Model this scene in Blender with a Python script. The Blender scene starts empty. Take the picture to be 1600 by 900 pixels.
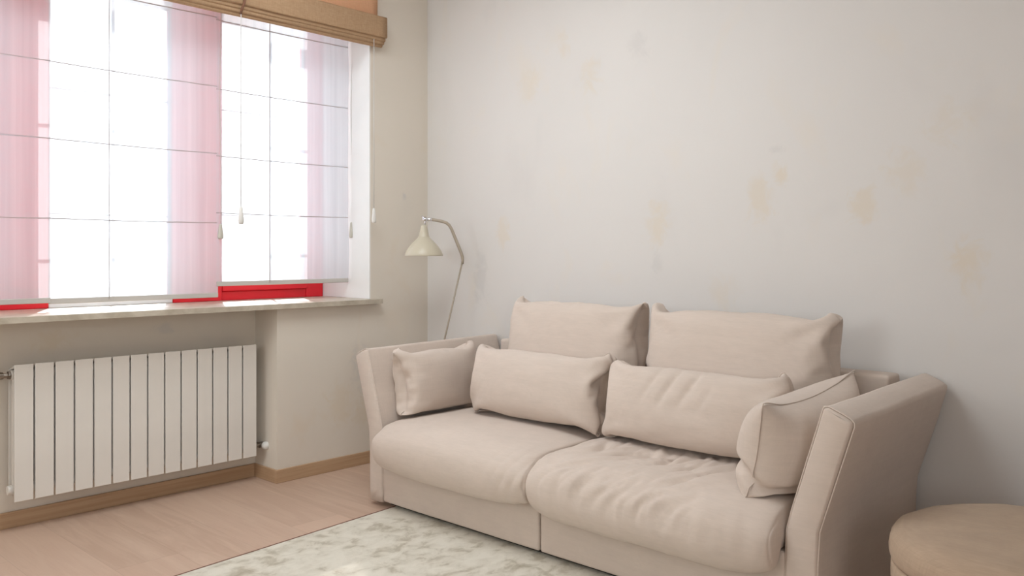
import bpy, bmesh, math, random
import numpy as np
from mathutils import Vector, Matrix, noise

random.seed(7)
scene = bpy.context.scene
C = scene.collection
PI = math.pi

# ------------------------------------------------------------------ camera
cam_data = bpy.data.cameras.new('camera')
cam_data.sensor_width = 36.0
cam_data.lens = 1330.0 / 1600.0 * 36.0
cam_data.shift_y = -55.0 / 1600.0
cam_data.clip_start = 0.05
cam = bpy.data.objects.new('camera', cam_data)
C.objects.link(cam)
cam.location = (-3.344, -3.832, 1.17)
cam.rotation_euler = (PI / 2, 0, math.radians(43.224) - PI / 2)
scene.camera = cam

# ------------------------------------------------------------------ world, sun, sky portal, added fill
WORLD_STRENGTH = 5.0
SUN_STRENGTH = 6.0
FILL_LEFT = 34.0
FILL_BACK = 42.0
FILL_TOP = 34.0
world = bpy.data.worlds.new('world')
scene.world = world
world.use_nodes = True
bg = world.node_tree.nodes['Background']
bg.inputs['Color'].default_value = (0.88, 0.985, 1.06, 1)
bg.inputs['Strength'].default_value = WORLD_STRENGTH

sun = bpy.data.lights.new('sun', 'SUN')
sun.energy = SUN_STRENGTH
sun.angle = math.radians(0.8)
sun.color = (1.0, 0.98, 0.95)
sun_o = bpy.data.objects.new('sun', sun)
C.objects.link(sun_o)
sun_o.rotation_euler = Vector((-0.495, -1.0, -0.773)).to_track_quat('-Z', 'Y').to_euler()

def portal(name, loc, rot, sx, sy):
    l = bpy.data.lights.new(name, 'AREA')
    l.shape = 'RECTANGLE'; l.size = sx; l.size_y = sy
    l.cycles.is_portal = True
    o = bpy.data.objects.new(name, l); C.objects.link(o)
    o.location = loc; o.rotation_euler = rot
    return o
portal('daylight_portal', (-1.63, 0.60, 1.83), (-PI / 2, 0, 0), 2.5, 1.9)

# added fill lights that brighten the room, no windows behind them
def fill_light(loc, direction, sx, sy, power):
    fl = bpy.data.lights.new('fill_light', 'AREA')
    fl.shape = 'RECTANGLE'; fl.size = sx; fl.size_y = sy
    fl.energy = power
    fl.color = (0.91, 0.99, 1.035)
    fo = bpy.data.objects.new('fill_light', fl); C.objects.link(fo)
    fo.location = loc
    fo.rotation_euler = Vector(direction).to_track_quat('-Z', 'Z').to_euler()
fill_light((-5.46, -.95, 1.75), (1, 0, 0), 1.4, 1.5, FILL_LEFT)      # added fill at the left wall
fill_light((-4.2, -5.95, 1.7), (0, 1, 0), 1.9, 1.5, FILL_BACK)       # added fill at the wall behind the camera
fill_light((-1.7, -1.3, 2.92), (0, 0, -1), 1.3, 1.3, FILL_TOP)       # added fill under the ceiling

vs = scene.view_settings
scene.display_settings.display_device = 'sRGB'
vs.view_transform = 'Standard'
vs.look = 'None'
vs.exposure = 0.0
vs.gamma = 1.0
vs.use_curve_mapping = False

# ------------------------------------------------------------------ materials
def s2l(c):
    c = c / 255.0
    return c / 12.92 if c <= 0.04045 else ((c + 0.055) / 1.055) ** 2.4
def rgb(r, g, b): return (s2l(r), s2l(g), s2l(b), 1.0)

class NT:
    def __init__(self, name):
        self.m = bpy.data.materials.new(name); self.m.use_nodes = True
        self.t = self.m.node_tree; self.n = self.t.nodes; self.l = self.t.links
        self.p = self.n['Principled BSDF']; self.out = self.n['Material Output']
    def node(self, kind, **kw):
        x = self.n.new(kind)
        for k, v in kw.items():
            if k.startswith('i_'):
                key = k[2:]; key = int(key) if key.isdigit() else key.replace('_', ' ')
                x.inputs[key].default_value = v
            else: setattr(x, k, v)
        return x
    def link(self, a, b): self.l.new(a, b)
    def math(self, op, a, b=None, clamp=False):
        x = self.n.new('ShaderNodeMath'); x.operation = op; x.use_clamp = clamp
        for i, v in enumerate((a, b)):
            if v is None: continue
            if isinstance(v, (int, float)): x.inputs[i].default_value = v
            else: self.l.new(v, x.inputs[i])
        return x.outputs[0]
    def mix(self, fac, a, b, blend='MIX'):
        x = self.n.new('ShaderNodeMix'); x.data_type = 'RGBA'; x.blend_type = blend
        for s, v in ((x.inputs[0], fac), (x.inputs[6], a), (x.inputs[7], b)):
            if isinstance(v, (int, float, tuple)): s.default_value = v
            else: self.l.new(v, s)
        return x.outputs[2]
    def noise(self, vec, scale, detail=3, rough=0.5, dist=0.0):
        x = self.n.new('ShaderNodeTexNoise')
        x.inputs['Scale'].default_value = scale; x.inputs['Detail'].default_value = detail
        x.inputs['Roughness'].default_value = rough; x.inputs['Distortion'].default_value = dist
        if vec is not None: self.l.new(vec, x.inputs['Vector'])
        return x.outputs['Fac']
    def ramp(self, f, stops):
        x = self.n.new('ShaderNodeValToRGB')
        while len(x.color_ramp.elements) < len(stops): x.color_ramp.elements.new(0.5)
        for e, (p, c) in zip(x.color_ramp.elements, stops): e.position = p; e.color = c
        self.l.new(f, x.inputs[0]); return x.outputs[0]
    def map(self, vec, scale=(1, 1, 1), loc=(0, 0, 0), rot=(0, 0, 0)):
        x = self.n.new('ShaderNodeMapping')
        x.inputs['Scale'].default_value = scale; x.inputs['Location'].default_value = loc
        x.inputs['Rotation'].default_value = rot
        self.l.new(vec, x.inputs['Vector']); return x.outputs[0]
    def coord(self, w='Object'):
        return self.n.new('ShaderNodeTexCoord').outputs[w]
    def bump(self, h, strength, dist, normal=None):
        x = self.n.new('ShaderNodeBump')
        x.inputs['Strength'].default_value = strength; x.inputs['Distance'].default_value = dist
        self.l.new(h, x.inputs['Height'])
        if normal is not None: self.l.new(normal, x.inputs['Normal'])
        return x.outputs[0]

def plain(name, col, rough=0.5, metal=0.0, spec=0.5):
    t = NT(name)
    v = t.coord(); f = t.noise(v, 9, 3)
    c = t.mix(f, tuple(x * 0.96 for x in col[:3]) + (1,), tuple(min(1, x * 1.03) for x in col[:3]) + (1,))
    t.link(c, t.p.inputs['Base Color'])
    t.p.inputs['Roughness'].default_value = rough
    t.p.inputs['Metallic'].default_value = metal
    t.p.inputs['Specular IOR Level'].default_value = spec
    return t.m

def linen(name, col, tint=0.93):
    t = NT(name); v = t.coord()
    warp = t.noise(t.map(v, (260, 18, 18)), 1.0, 2, 0.6)
    weft = t.noise(t.map(v, (18, 18, 300)), 1.0, 2, 0.6)
    slub = t.noise(t.map(v, (6, 6, 60)), 1.0, 3, 0.6)
    w = t.math('ADD', warp, weft)
    w2 = t.math('MULTIPLY', w, 0.5)
    big = t.noise(v, 5, 3)
    f = t.math('ADD', t.math('MULTIPLY', w2, 0.5), t.math('ADD', t.math('MULTIPLY', slub, 0.3), t.math('MULTIPLY', big, 0.2)))
    a = tuple(x * tint for x in col[:3]) + (1,); b = tuple(min(1, x * (2 - tint)) for x in col[:3]) + (1,)
    c = t.ramp(f, [(0.3, a), (0.7, b)])
    t.link(c, t.p.inputs['Base Color'])
    t.p.inputs['Roughness'].default_value = 0.95
    t.p.inputs['Specular IOR Level'].default_value = 0.15
    t.p.inputs['Sheen Weight'].default_value = 0.12
    t.p.inputs['Sheen Roughness'].default_value = 0.5
    cr = t.noise(t.map(v, (9, 14, 9)), 1.0, 3, 0.55, 0.8)
    n1 = t.bump(cr, 0.35, 0.006)
    n2 = t.bump(w2, 0.30, 0.0012, n1)
    t.link(n2, t.p.inputs['Normal'])
    return t.m

def plaster(name, base, stains, yellow):
    """rough hand-finished wall with soft yellow and grey blotches"""
    t = NT(name); v = t.coord()
    big = t.noise(v, 0.9, 4, 0.55, 0.3)
    mid = t.noise(t.map(v, (3.2, 3.2, 1.9)), 1.0, 4, 0.6, 0.6)
    fine = t.noise(v, 60, 3, 0.6)
    c = t.ramp(big, [(0.3, tuple(x * 0.955 for x in base[:3]) + (1,)), (0.7, base)])
    m = t.ramp(mid, [(0.58, (0, 0, 0, 1)), (0.78, (1, 1, 1, 1))])
    c = t.mix(t.math('MULTIPLY', m, 0.35), c, yellow)
    sm = t.noise(t.map(v, (2.1, 2.1, 1.4), (5, 3, 8)), 1.0, 3, 0.6, 0.4)
    gm = t.ramp(sm, [(0.60, (0, 0, 0, 1)), (0.8, (1, 1, 1, 1))])
    c = t.mix(t.math('MULTIPLY', gm, 0.22), c, rgb(196, 192, 190))
    brk = t.noise(v, 14, 4, 0.6, 0.8)
    for (p, r, zs, s, col) in stains:
        q = t.map(v, (1, 1, 1 / zs), (-p[0], -p[1], -p[2] / zs))
        L = t.node('ShaderNodeVectorMath', operation='LENGTH'); t.link(q, L.inputs[0])
        d = t.math('DIVIDE', L.outputs['Value'], r)
        d = t.math('ADD', d, t.math('MULTIPLY', t.math('SUBTRACT', brk, 0.5), 2.6))
        g = t.node('ShaderNodeMapRange', interpolation_type='SMOOTHSTEP')
        g.inputs[1].default_value = 1.15; g.inputs[2].default_value = 0.15
        g.inputs[3].default_value = 0; g.inputs[4].default_value = s
        t.link(d, g.inputs[0])
        c = t.mix(g.outputs[0], c, col)
    t.link(c, t.p.inputs['Base Color'])
    t.p.inputs['Roughness'].default_value = 0.85
    t.p.inputs['Specular IOR Level'].default_value = 0.2
    n1 = t.bump(mid, 0.15, 0.01); n2 = t.bump(fine, 0.08, 0.002, n1)
    t.link(n2, t.p.inputs['Normal'])
    return t.m

YEL = rgb(220, 203, 178); GRY = rgb(198, 194, 192)
def onwall(pts):
    return [((0.0, y, z), r * .85, zs, s * .78, YEL if k == 0 else GRY) for (y, z, r, zs, s, k) in pts]
M = {}
M['wall_right'] = plaster('plaster_sofa_wall', rgb(224, 219, 215), onwall([
    (-1.62, 1.30, .09, 1.5, .50, 0), (-2.13, 1.40, .08, 1.8, .50, 0), (-2.22, 1.50, .055, 1.2, .60, 0),
    (-2.56, 1.36, .08, 1.3, .55, 0), (-2.94, 1.15, .08, 1.5, .55, 0), (-.62, 1.28, .07, 1.6, .45, 0),
    (-1.22, 2.05, .07, 1.8, .40, 0), (-1.05, 2.22, .05, 1.8, .35, 0), (-2.20, 2.33, .08, 1.0, .40, 0),
    (-2.86, 1.65, .10, 1.2, .30, 0), (-.45, 1.02, .07, 2.6, .50, 1), (-1.62, 1.12, .05, 1.6, .35, 1),
    (-2.20, 1.60, .05, .5, .35, 1), (-.80, 2.05, .10, 1.4, .3, 0), (-1.5, 2.15, .08, 1.2, .35, 1),
    (-2.72, 1.48, .09, 1.3, .35, 0), (-1.95, 1.0, .10, 1.1, .25, 0)]), rgb(228, 214, 194))
M['wall_window'] = plaster('plaster_window_wall', rgb(229, 219, 206), [
    ((-.62, 0, .35), .12, 1.1, .4, YEL), ((-.47, 0, .55), .09, 1.6, .4, GRY), ((-.18, 0, 1.50), .02, 1.5, .5, GRY),
    ((-.45, 0, .28), .12, .8, .4, YEL), ((-1.5, .2, .80), .06, .5, .35, GRY), ((-2.0, .2, .78), .1, .6, .4, YEL)],
    rgb(222, 200, 172))
M['wall_back'] = plain('taupe_wall_paint', rgb(150, 132, 118), 0.9)
M['reveal'] = plain('white_reveal_paint', rgb(236, 234, 232), 0.7)
M['ceiling'] = plain('white_ceiling_paint', rgb(238, 234, 230), 0.9)
M['linen'] = linen('beige_linen', rgb(209, 193, 181))
M['linen_pouf'] = linen('brown_linen', rgb(180, 156, 134), 0.86)
M['underside_shade'] = plain('sofa_gap_shade', rgb(40, 32, 28), 0.95)  # near-black tone paints the shade in the gap under the sofa
M['oak'] = None

def wood_floor():
    t = NT('oak_planks'); v = t.coord()
    sep = t.node('ShaderNodeSeparateXYZ'); t.link(v, sep.inputs[0])
    W, L = 0.24, 1.9
    xs = t.math('DIVIDE', t.math('ADD', sep.outputs[0], 20.06), W)
    ix = t.math('FLOOR', xs); fx = t.math('FRACT', xs)
    wn = t.node('ShaderNodeTexWhiteNoise', noise_dimensions='1D'); t.link(ix, wn.inputs['W'])
    ys = t.math('ADD', t.math('DIVIDE', t.math('ADD', sep.outputs[1], 20), L), wn.outputs['Value'])
    iy = t.math('FLOOR', ys); fy = t.math('FRACT', ys)
    cmb = t.node('ShaderNodeCombineXYZ'); t.link(ix, cmb.inputs[0]); t.link(iy, cmb.inputs[1])
    wn2 = t.node('ShaderNodeTexWhiteNoise', noise_dimensions='3D'); t.link(cmb.outputs[0], wn2.inputs['Vector'])
    off = t.node('ShaderNodeVectorMath', operation='SCALE'); t.link(wn2.outputs['Color'], off.inputs[0]); off.inputs['Scale'].default_value = 13.0
    vv = t.node('ShaderNodeVectorMath', operation='ADD'); t.link(v, vv.inputs[0]); t.link(off.outputs[0], vv.inputs[1])
    g1 = t.noise(t.map(vv.outputs[0], (13, 1.3, 1)), 1.0, 5, 0.6, 1.6)
    g2 = t.noise(t.map(vv.outputs[0], (120, 5, 1)), 1.0, 3, 0.6, 0.3)
    tone = t.ramp(wn2.outputs['Value'], [(0, rgb(190, 160, 140)), (0.5, rgb(198, 168, 148)), (1, rgb(207, 177, 157))])
    c = t.mix(t.ramp(g1, [(0.40, (0, 0, 0, 1)), (0.72, (1, 1, 1, 1))]), tone, rgb(206, 178, 158))
    c = t.mix(t.math('MULTIPLY', t.ramp(g2, [(0.5, (0, 0, 0, 1)), (0.75, (1, 1, 1, 1))]), 0.12), c, rgb(158, 124, 100))
    # joints
    ex = t.math('MINIMUM', fx, t.math('SUBTRACT', 1.0, fx)); ey = t.math('MINIMUM', fy, t.math('SUBTRACT', 1.0, fy))
    jx = t.math('LESS_THAN', ex, 0.0045); jy = t.math('LESS_THAN', ey, 0.0007)
    j = t.math('MAXIMUM', jx, jy)
    c = t.mix(t.math('MULTIPLY', j, 0.22), c, rgb(128, 98, 78))
    t.link(c, t.p.inputs['Base Color'])
    t.p.inputs['Roughness'].default_value = 0.5
    t.p.inputs['Specular IOR Level'].default_value = 0.35
    t.link(t.bump(t.math('SUBTRACT', g2, j), 0.12, 0.0015), t.p.inputs['Normal'])
    return t.m
M['floor'] = wood_floor()

def oak_trim():
    t = NT('oak_trim'); v = t.coord()
    g = t.noise(t.map(v, (2.0, 2.0, 70)), 1.0, 4, 0.6, 0.4)
    t.link(t.ramp(g, [(0.3, rgb(176, 142, 110)), (0.7, rgb(194, 162, 130))]), t.p.inputs['Base Color'])
    t.p.inputs['Roughness'].default_value = 0.5
    return t.m
M['oak'] = oak_trim()

def rug_mat():
    t = NT('rug_pile'); v = t.coord()
    warpn = t.noise(v, 3.5, 3, 0.5)
    a = t.noise(t.map(v, (13, 16, 1)), 1.0, 5, 0.62, 0.45)
    b = t.noise(t.map(v, (4, 4.6, 1), (4, 9, 0)), 1.0, 4, 0.6, 0.3)
    f = t.math('ADD', t.math('MULTIPLY', a, 0.62), t.math('MULTIPLY', b, 0.38))
    c = t.ramp(f, [(0.42, rgb(224, 217, 203)), (0.52, rgb(213, 205, 190)), (0.59, rgb(190, 180, 162)), (0.68, rgb(170, 160, 141))])
    fib = t.noise(t.map(v, (400, 400, 400)), 1.0, 2, 0.6)
    c = t.mix(t.math('MULTIPLY', fib, 0.12), c, rgb(236, 232, 222))
    t.link(c, t.p.inputs['Base Color'])
    t.p.inputs['Roughness'].default_value = 0.95
    t.p.inputs['Specular IOR Level'].default_value = 0.1
    t.link(t.bump(fib, 0.5, 0.003), t.p.inputs['Normal'])
    return t.m
M['rug'] = rug_mat()
M['rug_edge'] = plain('rug_binding', rgb(120, 78, 62), 0.9)
M['radiator'] = plain('white_enamel', rgb(232, 226, 218), 0.35)
M['nickel'] = plain('brushed_nickel', rgb(150, 140, 130), 0.35, 1.0)
M['chrome'] = plain('chrome', rgb(225, 225, 228), 0.12, 1.0)
M['lamp_cream'] = plain('cream_enamel', rgb(200, 190, 169), 0.3)
M['lamp_inside'] = plain('white_enamel_inside', rgb(235, 232, 224), 0.5)
M['lamp_pole'] = plain('taupe_enamel', rgb(168, 155, 138), 0.35)
M['bulb'] = plain('opal_bulb', rgb(240, 238, 232), 0.3)
M['red'] = plain('red_paint', rgb(232, 30, 44), 0.35)
M['bead'] = plain('grey_gasket', rgb(150, 152, 158), 0.6)
M['muntin'] = plain('grey_muntin', rgb(140, 142, 146), 0.6)
M['plastic'] = plain('white_plastic', rgb(226, 222, 216), 0.4)
M['cord'] = plain('white_cord', rgb(205, 202, 198), 0.8)
M['strap'] = plain('brown_tape', rgb(120, 82, 62), 0.8)
M['hembar'] = plain('hem_bar_sleeve', rgb(196, 190, 184), 0.8)
M['rod'] = plain('fold_rod_sleeve', rgb(186, 178, 178), 0.8)
M['tassel'] = plain('backlit_tassel', rgb(196, 190, 178), 0.5)  # greyer than the other tassels, backlit shade put into the colour
M['dark'] = plain('dark_gap', rgb(70, 60, 52), 0.9)

def stone():
    t = NT('sill_stone'); v = t.coord()
    n = t.noise(v, 9, 5, 0.65, 0.8)
    t.link(t.ramp(n, [(0.35, rgb(176, 164, 146)), (0.65, rgb(204, 193, 176))]), t.p.inputs['Base Color'])
    t.p.inputs['Roughness'].default_value = 0.4
    return t.m
M['stone'] = stone()

def glass():
    t = NT('window_glass')
    tr = t.node('ShaderNodeBsdfTransparent'); gl = t.node('ShaderNodeBsdfGlossy'); gl.inputs['Roughness'].default_value = 0.02
    mx = t.node('ShaderNodeMixShader'); fr = t.node('ShaderNodeFresnel'); fr.inputs['IOR'].default_value = 1.35
    t.link(fr.outputs[0], mx.inputs[0]); t.link(tr.outputs[0], mx.inputs[1]); t.link(gl.outputs[0], mx.inputs[2])
    t.link(mx.outputs[0], t.out.inputs['Surface'])
    return t.m
M['glass'] = glass()

def sheer(name, transp):
    t = NT(name); v = t.coord()
    streak = t.noise(t.map(v, (34, 1, 0.5)), 1.0, 3, 0.6)
    tl = t.node('ShaderNodeBsdfTranslucent'); df = t.node('ShaderNodeBsdfDiffuse')
    col = t.ramp(streak, [(0.3, rgb(210, 215, 220)), (0.7, rgb(224, 228, 232))])
    t.link(col, tl.inputs['Color']); t.link(col, df.inputs['Color'])
    m1 = t.node('ShaderNodeMixShader'); m1.inputs[0].default_value = 0.58
    t.link(tl.outputs[0], m1.inputs[1]); t.link(df.outputs[0], m1.inputs[2])
    tr = t.node('ShaderNodeBsdfTransparent')
    m2 = t.node('ShaderNodeMixShader'); m2.inputs[0].default_value = transp
    t.link(m1.outputs[0], m2.inputs[1]); t.link(tr.outputs[0], m2.inputs[2])
    t.link(m2.outputs[0], t.out.inputs['Surface'])
    return t.m
M['sheer'] = sheer('sheer_voile', 0.245)

def roman(name, trl, c0=rgb(180, 145, 112), c1=rgb(200, 167, 134), ct=rgb(226, 160, 112)):
    t = NT(name); v = t.coord()
    w = t.noise(t.map(v, (300, 40, 40)), 1.0, 2); w2 = t.noise(t.map(v, (40, 40, 320)), 1.0, 2)
    f = t.math('MULTIPLY', t.math('ADD', w, w2), 0.5)
    col = t.ramp(f, [(0.3, c0), (0.7, c1)])
    t.link(col, t.p.inputs['Base Color']); t.p.inputs['Roughness'].default_value = 0.9
    t.p.inputs['Specular IOR Level'].default_value = 0.1
    tl = t.node('ShaderNodeBsdfTranslucent'); t.link(t.mix(0.5, col, ct), tl.inputs['Color'])
    mx = t.node('ShaderNodeMixShader'); mx.inputs[0].default_value = trl
    t.link(t.p.outputs[0], mx.inputs[1]); t.link(tl.outputs[0], mx.inputs[2])
    t.link(mx.outputs[0], t.out.inputs['Surface'])
    return t.m
M['roman'] = roman('tan_blind_cloth', 0.15)
M['roman_glow'] = roman('tan_blind_cloth_backlit', 0.45, rgb(222, 184, 150), rgb(238, 202, 168), rgb(250, 206, 168))  # same cloth, colours raised to paint in the glow from behind

# ------------------------------------------------------------------ helpers
def link_mesh(name, me, m, parent=None, smooth=False):
    o = bpy.data.objects.new(name, me); C.objects.link(o)
    if m is not None: me.materials.append(m)
    if smooth:
        for p in me.polygons: p.use_smooth = True
    if parent is not None: o.parent = parent
    return o
def obj(name, bm, m, parent=None, smooth=False, bevel=0.0, segs=2, subsurf=0):
    bmesh.ops.recalc_face_normals(bm, faces=bm.faces[:])
    me = bpy.data.meshes.new(name); bm.to_mesh(me); bm.free()
    o = link_mesh(name, me, m, parent, smooth)
    if bevel > 0:
        b = o.modifiers.new('bevel', 'BEVEL'); b.width = bevel; b.segments = segs; b.limit_method = 'ANGLE'
        b.angle_limit = math.radians(40); b.harden_normals = False
        for p in me.polygons: p.use_smooth = True
        if not smooth:
            try: me.set_sharp_from_angle(angle=math.radians(35))
            except Exception: pass
    if subsurf:
        s = o.modifiers.new('subd', 'SUBSURF'); s.levels = subsurf; s.render_levels = subsurf
    return o
def tag(o, label=None, cat=None, group=None, kind=None):
    if label: o['label'] = label
    if cat: o['category'] = cat
    if group: o['group'] = group
    if kind: o['kind'] = kind
    return o
def empty(name, loc=(0, 0, 0), rz=0.0):
    o = bpy.data.objects.new(name, None); C.objects.link(o)
    o.location = loc; o.rotation_euler = (0, 0, rz); o.empty_display_size = 0.1
    return o
def box(bm, x0, x1, y0, y1, z0, z1):
    vs_ = [bm.verts.new((x, y, z)) for x in (x0, x1) for y in (y0, y1) for z in (z0, z1)]
    for f in ((0, 1, 3, 2), (4, 6, 7, 5), (0, 4, 5, 1), (2, 3, 7, 6), (0, 2, 6, 4), (1, 5, 7, 3)):
        bm.faces.new([vs_[i] for i in f])
def boxes(*bs):
    bm = bmesh.new()
    for b in bs: box(bm, *b)
    return bm
def tube(bm, pts, r, seg=12, cap=True, closed=False):
    pts = [Vector(p) for p in pts]; n = len(pts)
    rr = r if isinstance(r, (list, tuple)) else [r] * n
    rings = []; prev = None
    for i, p in enumerate(pts):
        if closed: d = pts[(i + 1) % n] - pts[i - 1]
        else: d = pts[min(i + 1, n - 1)] - pts[max(i - 1, 0)]
        d.normalize()
        if prev is None:
            a = Vector((0, 0, 1)) if abs(d.z) < 0.9 else Vector((1, 0, 0))
            u = d.cross(a).normalized()
        else:
            u = (prev - d * prev.dot(d)).normalized()
        prev = u; w = d.cross(u)
        rings.append([bm.verts.new(p + (u * math.cos(t) + w * math.sin(t)) * rr[i]) for t in [2 * PI * k / seg for k in range(seg)]])
    for i in range(n if closed else n - 1):
        a, b = rings[i], rings[(i + 1) % n]
        for k in range(seg): bm.faces.new((a[k], a[(k + 1) % seg], b[(k + 1) % seg], b[k]))
    if cap and not closed: bm.faces.new(rings[0][::-1]); bm.faces.new(rings[-1])
def lathe(bm, prof, c=(0, 0, 0), seg=48, cap0=False, cap1=False):
    rings = []
    for r, z in prof:
        rings.append([bm.verts.new((c[0] + r * math.cos(2 * PI * k / seg), c[1] + r * math.sin(2 * PI * k / seg), c[2] + z)) for k in range(seg)])
    for a, b in zip(rings, rings[1:]):
        for k in range(seg): bm.faces.new((a[k], a[(k + 1) % seg], b[(k + 1) % seg], b[k]))
    if cap0: bm.faces.new(rings[0][::-1])
    if cap1: bm.faces.new(rings[-1])
def struct(name, bm, m, **kw):
    return tag(obj(name, bm, m, **kw), kind='structure')

# ------------------------------------------------------------------ room shell
XL, YB, ZC = -5.5, -6.0, 2.95
WX0, WX1, WZ0, WZ1 = -2.86, -0.42, 0.887, 2.76       # window opening
NX0, NX1, ND = -2.90, -1.01, 0.21                     # radiator niche
YO = 0.62                                             # outer face of the window wall
struct('floor', boxes((XL - .2, .2, YB - .2, YO, -.12, 0)), M['floor'])
struct('ceiling', boxes((XL - .2, .2, YB - .2, YO, ZC, ZC + .12)), M['ceiling'])
struct('wall_right', boxes((0, .2, YB - .2, YO, 0, ZC)), M['wall_right'])
struct('wall_back', boxes((XL, 0, YB - .2, YB, 0, ZC)), M['wall_back'])
struct('wall_left', boxes((XL - .2, XL, YB - .2, YO, 0, ZC)), M['wall_window'])
# window wall: right pier, left pier, header, niche back, parapet above the niche is open to the sill
struct('wall_pier', boxes((WX1, 0, 0, YO, WZ0, WZ1), (NX1, 0, 0, YO, 0, WZ0)), M['wall_window'])
struct('wall_far_pier', boxes((XL, NX0, 0, YO, 0, WZ0), (XL, WX0, 0, YO, WZ0, WZ1)), M['wall_window'])
struct('wall_header', boxes((XL, 0, 0, YO, WZ1, ZC)), M['wall_window'])
struct('wall_niche', boxes((NX0, NX1, ND, YO, 0, WZ0)), M['wall_window'])
# painted reveals of the window opening
rv = boxes((WX1 - .006, WX1 - .0005, 0.002, .46, .913, WZ1), (WX0 + .0005, WX0 + .006, 0.002, .46, .913, WZ1), (WX0 + .006, WX1 - .006, 0.002, .46, WZ1 - .006, WZ1 - .0005))
struct('trim_1', rv, M['reveal'])
# baseboards
BH, BT = 0.068, 0.012
struct('baseboard_window', boxes((NX1 - BT, -0.0, -BT, 0, 0, BH), (NX1 - BT, NX1, 0, ND, 0, BH), (NX0, NX1 - BT, ND - BT, ND, 0, BH), (XL, NX0 + BT, -BT, 0, 0, BH), (NX0, NX0 + BT, 0, ND - BT, 0, BH)), M['oak'], bevel=.002)
struct('baseboard_right', boxes((-BT, 0, YB, -BT, 0, BH)), M['oak'], bevel=.002)
# window sill slab
sill = tag(obj('window_sill', boxes((WX0 - .06, -0.372, -0.05, 0.0, .887, .912), (WX0 + .001, WX1 - .001, 0.0, .475, .8875, .912)), M['stone']), kind='structure')
sill.name = 'trim_2'

# ------------------------------------------------------------------ window (red frame behind the sheers)
FY0, FY1 = 0.44, 0.52
win = tag(empty('window_1', (0, 0, 0)), kind='structure')
P0, P1 = -2.23, -1.938       # post seen at the left edge
P2, P3 = -1.345, -1.075       # middle post
P4 = -0.545                  # right stile
def frame_part(*bs, name='window_frame', m='red', bev=.004):
    o = obj(name, boxes(*bs), M[m], win, bevel=bev); return o
frame_part((P2, P3, FY0, FY1, .912, 2.754), (P0, P1, FY0, FY1, .912, 2.754), (WX0 + .008, WX0 + .06, FY0, FY1, .912, 2.754),
           (P4, WX1 - .008, FY0 + .01, FY1, .912, 2.754),
           (WX0 + .06, P0, FY0, FY1, 2.71, 2.754), (P1, P2, FY0, FY1, 2.71, 2.754), (P3, P4, FY0, FY1, 2.71, 2.754),
           (WX0 + .06, P0, FY0, FY1, .912, .955), (P3, P4, FY0 + .012, FY1, .912, .962))
frame_part((P1 + .0005, P2 - .0005, FY0 + .004, FY1, .912, .935), name='sill_rail', m='reveal')  # rail coloured white to paint in the sunlit sill
frame_part((P3 + .001, P4 - .001, FY0 - .006, FY0 + .03, .9625, 1.005), name='casement_rail')
frame_part((P2 + .12, P3 - .02, FY0 - .018, FY0 - .001, 1.0, 2.40), name='casement_stile')
frame_part((P0 + .12, P1 - .02, FY0 - .018, FY0 - .001, 1.0, 2.40), name='casement_stile')
def pane(x0, x1, z0, z1, mx, mzs):
    g = obj('pane', boxes((x0, x1, FY0 + .045, FY0 + .049, z0, z1)), M['glass'], win)
    b = .012
    obj('gasket', boxes((x0, x0 + b, FY0 + .025, FY0 + .044, z0, z1), (x1 - b, x1, FY0 + .025, FY0 + .044, z0, z1),
                        (x0 + b, x1 - b, FY0 + .025, FY0 + .044, z0, z0 + b * .6), (x0 + b, x1 - b, FY0 + .025, FY0 + .044, z1 - b, z1)), M['bead'], win)
    w = .0055
    bs = [(mx - w, mx + w, FY0 + .030, FY0 + .044, z0, z1)]
    for z in mzs: bs += [(x0 + b, mx - w, FY0 + .030, FY0 + .044, z - .003, z + .003), (mx + w, x1 - b, FY0 + .030, FY0 + .044, z - .003, z + .003)]
    obj('muntin', boxes(*bs), M['muntin'], win)
obj('transom_bar', boxes((P3 + .001, P4 - .001, FY0 + .004, FY1 - .004, 2.43, 2.48), (P1 + .001, P2 - .001, FY0 + .004, FY1 - .004, 2.43, 2.48), (WX0 + .061, P0 - .001, FY0 + .004, FY1 - .004, 2.43, 2.48)), M['reveal'], win, bevel=.003)
for a_, b_ in ((P1, P2), (P3, P4), (WX0 + .06, P0)):
    obj('added_top_pane', boxes((a_, b_, FY0 + .045, FY0 + .049, 2.48, 2.71)), M['glass'], win)  # unseen panes added so sky light gets behind the blind panel
pane(P1, P2, .935, 2.43, -1.632, (1.355, 1.945))
pane(P3, P4, 1.005, 2.43, -.762, (1.375, 1.945))
pane(WX0 + .06, P0, .955, 2.43, -2.5, (1.355, 1.945))

# bare frames made up around the fill lights, solid wall behind
def frame_ring(name, loc, hx, hz, axis):
    w = tag(empty(name, loc), kind='structure'); t, d = .05, .03
    bs = [(-hx - t, hx + t, -d, d, -hz - t, -hz), (-hx - t, hx + t, -d, d, hz, hz + t), (-hx - t, -hx, -d, d, -hz, hz), (hx, hx + t, -d, d, -hz, hz)]
    if axis == 'x': bs = [(b[2], b[3], b[0], b[1], b[4], b[5]) for b in bs]
    if axis == 'z': bs = [(b[0], b[1], b[4], b[5], b[2], b[3]) for b in bs]
    obj('window_frame', boxes(*bs), M['reveal'], w, bevel=.004)  # frame added around a fill light, no opening in it
frame_ring('fill_frame_left', (-5.465, -.95, 1.75), .70, .75, 'x')
frame_ring('fill_frame_back', (-4.2, -5.965, 1.7), .95, .75, 'y')
frame_ring('fill_frame_top', (-1.7, -1.3, 2.915), .65, .65, 'z')

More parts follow.
